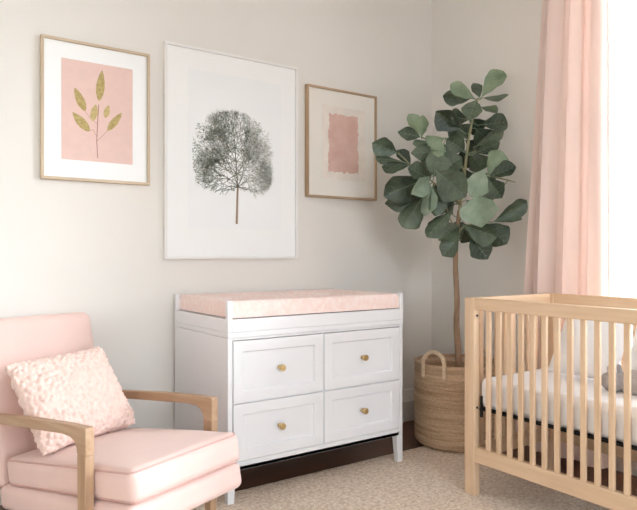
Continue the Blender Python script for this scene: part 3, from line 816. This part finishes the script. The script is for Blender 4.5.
# grey plush toy: body, ears
py_ = Vector((2.70, 1.44, ZM - .004))
pt = thing('plush_toy', 'small grey plush toy lying on the crib mattress before the pillows', 'plush toy', py_)
bm = bmesh.new(); bmesh.ops.create_uvsphere(bm, u_segments=32, v_segments=20, radius=1)
for v in bm.verts:
    p = v.co; v.co = Vector((p.x * .058, p.y * .10 * (1 - .12 * p.z), .056 + p.z * .055)) + v.co * .004 * noise.noise(v.co * 4)
link('body', bm, M['grey_plush'], pt, sharp=80)
bm = bmesh.new(); bmesh.ops.create_uvsphere(bm, u_segments=28, v_segments=18, radius=1)
for v in bm.verts:
    p = v.co.copy(); v.co = Vector((-.03 + p.x * .045, .095 + p.y * .048, .050 + p.z * .046)); 
    if p.y > .6: v.co.y += .018 * (p.y - .6)
link('head', bm, M['grey_plush'], pt, sharp=80)
for sx in (-1, 1):
    bm = bmesh.new(); bmesh.ops.create_uvsphere(bm, u_segments=16, v_segments=12, radius=1)
    for v in bm.verts: v.co = Vector((v.co.x * .022, v.co.y * .008, v.co.z * .030))
    place(bm, Vector((-.03 + sx * .034, .082, .098)), rx=R(-15), ry=R(sx * 30)); link('ear', bm, M['grey_plush'], pt, sharp=80)

# ------------------------------------------------------------------ curtains
def drape(yt0, yt1, yb0, yb1, x, z0, z1, folds, amp, ph=0, ny_=160, nz_=40, th=.0025):
    bm = bmesh.new(); G = []
    for side_ in (0, 1):
        grid = []
        for j in range(nz_ + 1):
            s = j / nz_; z = z1 + (z0 - z1) * s; row = []
            for i in range(ny_ + 1):
                u = i / ny_; uu = u + .012 * math.sin(u * 17 + s * 2.2 + ph)
                y = (yt0 + (yb0 - yt0) * s ** .8) * (1 - uu) + (yt1 + (yb1 - yt1) * s ** .8) * uu
                a = amp * (1 + .3 * math.sin(u * 9 + ph))
                dx = a * math.sin(uu * folds * 2 * math.pi + ph + .5 * math.sin(s * 2.4 + u * 5)) + .25 * a * math.sin(uu * folds * 4.3 * math.pi + s * 1.5)
                dyy = .012 * math.sin(uu * folds * 4 * math.pi + ph)
                row.append(bm.verts.new((x + dx * (.85 + .15 * s) + side_ * th, y + dyy, z)))
            grid.append(row)
        G.append(grid)
    for g_ in G:
        for j in range(nz_):
            for i in range(ny_): bm.faces.new((g_[j][i], g_[j][i + 1], g_[j + 1][i + 1], g_[j + 1][i]))
    per = [(0, i) for i in range(ny_ + 1)] + [(j, ny_) for j in range(1, nz_ + 1)] + [(nz_, i) for i in range(ny_ - 1, -1, -1)] + [(j, 0) for j in range(nz_ - 1, 0, -1)]
    for (a, b), (c, d) in zip(per, per[1:] + per[:1]): bm.faces.new((G[0][a][b], G[0][c][d], G[1][c][d], G[1][a][b]))
    return bm
ZR = 3.02
tag(link('curtain', drape(1.885, 2.29, 1.885, 2.46, 3.235, .03, ZR - .018, 3.4, .030, .9), M['curtain'], sharp=80), 'pleated pink curtain hanging at the corner side of the window behind the crib', 'curtain')
tag(link('sheer_curtain', drape(1.35, 1.97, 1.35, 1.99, 3.32, .05, ZR - .06, 7, .014, 1.3), M['voile'], sharp=80), 'thin white sheer curtain glowing with daylight beside the pink curtain', 'curtain')
rod = thing('curtain_rod', 'slim brass rod above the window carrying the pink curtain', 'curtain rod', (3.235, 1.0, ZR))
bm = bmesh.new(); tube(bm, [(0, -2.0, 0), (0, 1.42, 0)], .012, 14); link('rod', bm, M['brass'], rod, sharp=40)
for y in (-1.98, 1.41):
    bm = bmesh.new(); bmesh.ops.create_uvsphere(bm, u_segments=16, v_segments=10, radius=.022, matrix=Matrix.Translation((0, y + (.02 if y > 0 else -.02), 0))); link('finial', bm, M['brass'], rod)
for y in (-1.9, 1.38):
    bm = bmesh.new(); tube(bm, [(0, y, -.008), (.07, y, -.012), (.149, y, -.012)], .006, 8); link('bracket', bm, M['brass'], rod)

# ------------------------------------------------------------------ light
w = bpy.data.worlds.new('sky'); S.world = w; w.use_nodes = True; nt = w.node_tree
bg = nt.nodes['Background']; tc = N(nt, 'ShaderNodeTexCoord'); sp_ = N(nt, 'ShaderNodeSeparateXYZ'); nt.links.new(tc.outputs['Generated'], sp_.inputs[0])
rp = N(nt, 'ShaderNodeValToRGB'); rp.color_ramp.elements[0].position = .0; rp.color_ramp.elements[1].position = .08
rp.color_ramp.elements[0].color = (.36, .38, .40, 1); rp.color_ramp.elements[1].color = (.78, .90, 1.0, 1)
nt.links.new(sp_.outputs['Z'], rp.inputs[0]); nt.links.new(rp.outputs[0], bg.inputs[0]); 
mr = N(nt, 'ShaderNodeMapRange'); mr.inputs['From Min'].default_value = 0; mr.inputs['From Max'].default_value = .8; mr.inputs['To Min'].default_value = 3.5; mr.inputs['To Max'].default_value = 9.0
nt.links.new(sp_.outputs['X'], mr.inputs['Value']); nt.links.new(mr.outputs[0], bg.inputs[1])
def area(name, loc, rot, sx, sy, power, col=(1, 1, 1), portal=False):
    l = bpy.data.lights.new(name, 'AREA'); l.shape = 'RECTANGLE'; l.size = sx; l.size_y = sy; l.energy = power; l.color = col
    o = bpy.data.objects.new(name, l); COL.objects.link(o); o.location = loc; o.rotation_euler = rot
    if portal: l.cycles.is_portal = True
    return o
area('window_portal', (XR + .11, (WY0 + WY1) / 2, (WZ0 + WZ1) / 2), (0, R(90), 0), WZ1 - WZ0, WY1 - WY0, 1, portal=True)
area('window_portal', ((FX0 + FX1) / 2, YF - .11, (FZ0 + FZ1) / 2), (R(90), 0, 0), FX1 - FX0, FZ1 - FZ0, 1, portal=True)  # portal of the added window, fills from behind the camera
sun = bpy.data.lights.new('sun', 'SUN'); so = bpy.data.objects.new('sun', sun); COL.objects.link(so)
sun.energy = 1.35; sun.angle = R(24); sun.color = (1.0, .98, .95)
so.rotation_euler = Vector((-.58, .66, -.27)).to_track_quat('-Z', 'Y').to_euler(); so.location = (8, -5, 6)
S.cycles.max_bounces = 10; S.cycles.diffuse_bounces = 6; S.cycles.transparent_max_bounces = 12; S.cycles.caustics_reflective = False; S.cycles.caustics_refractive = False
S.cycles.sample_clamp_indirect = 6
S.cycles.use_denoising = True
v = S.view_settings; v.view_transform = 'Standard'; v.look = 'None'; v.gamma = 1; v.use_curve_mapping = False
v.exposure = 1.28
